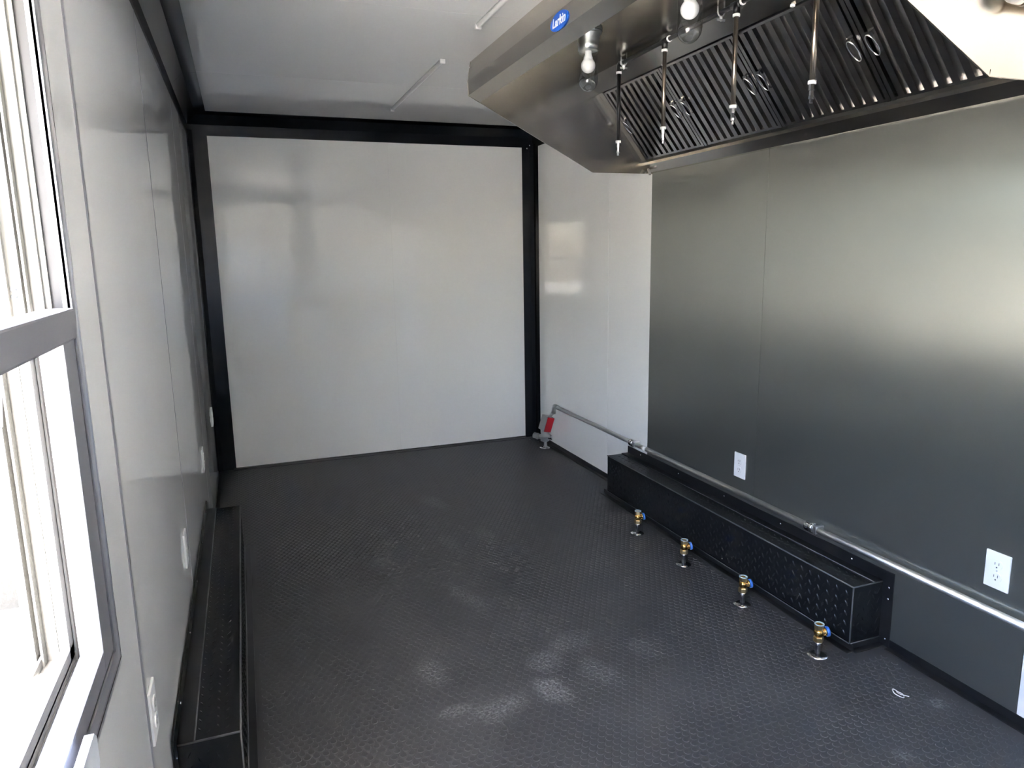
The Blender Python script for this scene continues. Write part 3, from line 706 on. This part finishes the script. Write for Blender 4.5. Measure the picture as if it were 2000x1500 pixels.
# ------------------------------------------------------------------ brass stub-outs on the floor
def stub(label):
    t = thing('floor_gas_valve', label, 'valve', (0, 0, 0), 'brass gas outlets in a row on the floor')
    part('floor_flange', MB().lathe([(0.037, 0.0015), (0.037, 0.004), (0.024, 0.007), (0.011, 0.010)], seg=26), 'chrome', t)
    part('stem', MB().lathe([(0.0095, 0.006), (0.0095, 0.058)], seg=14), 'iron', t)
    part('lower_nut', MB().lathe([(0.011, 0.046), (0.015, 0.049), (0.015, 0.056)], seg=14), 'chrome', t)
    part('hex_nut', MB().lathe([(0.016, 0.055), (0.0185, 0.058), (0.0185, 0.074), (0.016, 0.077)], seg=6, smooth=False), 'brass_pale', t)
    b = MB().lathe([(0.013, 0.076), (0.0155, 0.082), (0.0175, 0.089), (0.0165, 0.098), (0.013, 0.103)], seg=20)
    b.lathe([(0.0125, 0.0), (0.0125, 0.020), (0.0150, 0.021), (0.0150, 0.026)], (0, 0, 0.090), (0.93, -0.30, 0.12), 18)
    part('tee_body', b, 'brass', t)
    so_ = part('socket', MB().lathe([(0.013, 0.102), (0.0165, 0.106), (0.0165, 0.124), (0.0120, 0.124), (0.0105, 0.108)], seg=6, smooth=False), 'brass_pale', t)
    part('rim', MB().lathe([(0.0155, 0.1238), (0.0175, 0.1240), (0.0175, 0.1262), (0.0125, 0.1262), (0.0125, 0.1240)], seg=20, cap=False), 'rim', so_)
    part('plug_bar', MB().bbox(-0.013, 0.013, -0.0018, 0.0018, 0.1085, 0.119, 0.0006), 'brass', so_)
    part('blue_cap', MB().lathe([(0.0165, 0.0), (0.0185, 0.001), (0.0185, 0.009), (0.0165, 0.011)], Vector((0.93, -0.30, 0.12)).normalized() * 0.026 + Vector((0, 0, 0.090)), (0.93, -0.30, 0.12), 20), 'blue', t)
    return t
SP = [(2.118, 1.868), (2.114, 2.290), (2.110, 2.716), (2.106, 3.138)]
SL_ = ['nearest brass gas outlet with blue cap on the floor', 'second nearest brass gas outlet with blue cap on the floor',
       'third nearest brass gas outlet with blue cap on the floor', 'farthest brass gas outlet with blue cap on the floor']
s0 = stub(SL_[0]); s0.location = (*SP[0], 0)
for k in range(1, 4): dup(s0, (*SP[k], 0), SL_[k])

# ------------------------------------------------------------------ electrical outlets
def outlet(s):
    """outlet facing +x (s=1) or -x (s=-1), origin on the wall at plate centre"""
    t = thing('electrical_outlet', 'outlet', 'outlet', (0, 0, 0), 'white electrical outlets')
    pl = part('cover_plate', MB().bbox(min(0, s * 0.0065), max(0, s * 0.0065), -0.0395, 0.0395, -0.060, 0.060, 0.0025), 'white', t)
    for dz in (0.0205, -0.0205):
        n = 24; poly = []
        for k in range(n):
            a = 2 * math.pi * k / n; poly.append((0.0172 * math.cos(a), dz + max(-0.0145, min(0.0145, 0.0172 * math.sin(a)))))
        rc = part('receptacle', MB().prism(poly, 'x', min(s * .006, s * 0.0092), max(s * .006, s * 0.0092)), 'white', t)
        sl = MB(); a, b = min(s * .0088, s * 0.0095), max(s * .0088, s * 0.0095)
        sl.box(a, b, -0.0072, -0.0052, dz - 0.001, dz + 0.008); sl.box(a, b, 0.0052, 0.0072, dz - 0.001, dz + 0.007)
        sl.prism([(0.0026 * math.cos(2 * math.pi * k / 10), dz - 0.0085 + 0.0026 * math.sin(2 * math.pi * k / 10)) for k in range(10)], 'x', a, b)
        part('slots', sl, 'slot', rc)
    part('screw', MB().lathe([(0.003, 0), (0.003, 0.001), (0.0015, 0.0018)], (s * 0.0063, 0, 0), (s, 0, 0), 8), 'galv', t)
    return t
oR = outlet(-1); oR.location = (XR - 0.0015, 1.438, 0.468); oR['label'] = 'white outlet on the steel wall at the right edge of the picture'
dup(oR, (XR - 0.0015, 2.694, 0.463), 'white outlet on the steel wall above the middle of the wheel box')
oL = outlet(1); oL.location = (XL, 1.593, 0.508); oL['label'] = 'white outlet on the left wall nearest to the window'
dup(oL, (XL, 2.586, 0.490), 'white outlet on the left wall above the middle of the wheel box')
dup(oL, (XL, 3.81, 0.478), 'third white outlet on the left wall, at the far end of the wheel box')
dup(oL, (XL, 5.02, 0.445), 'farthest white outlet on the left wall beside the black corner post')

# ------------------------------------------------------------------ slim tube lights on the ceiling (off)
def tube_light(ya, yb2, label):
    x = 1.222; t = thing('tube_light', label, 'light fixture', (x, (ya + yb2) / 2, H), 'slim tube lights on the ceiling')
    part('housing', MB().box(x - 0.011, x + 0.011, ya, yb2, H - 0.006, H - 0.0002), 'galv', t)
    n = 10; poly = [(x + 0.0095 * math.cos(math.pi + math.pi * k / n), H - 0.006 + 0.012 * math.sin(math.pi + math.pi * k / n)) for k in range(n + 1)]
    part('diffuser', MB().prism(poly, 'y', ya + 0.012, yb2 - 0.012), 'tube', t)
    for y in (ya + 0.006, yb2 - 0.006):
        part('end_cap', MB().bbox(x - 0.013, x + 0.013, y - 0.008, y + 0.008, H - 0.021, H - 0.0005, 0.003), 'white', t)
    return t
tube_light(3.52, 4.74, 'slim unlit tube light on the ceiling near the end wall')
tube_light(1.76, 2.975, 'slim unlit tube light on the ceiling beside the hood')

# ------------------------------------------------------------------ curl of plastic on the floor
pts = []
for k in range(40):
    a = k / 39 * 3.6 * math.pi; r = 0.010 + 0.004 * math.sin(a * 1.7)
    pts.append((2.186 + 0.013 * math.cos(a) + 0.020 * (k / 39 - 0.5), 1.572 + 1.3 * r * math.sin(a) - 0.02 * (k / 39 - 0.5), 0.004 + 0.005 * (1 + math.sin(a * 0.8))))
solo('plastic_curl', MB().tube(pts, 0.0017, 6), 'tape', 'white curl of plastic shaving on the floor by the right wall', 'scrap', (2.186, 1.572, 0.0))
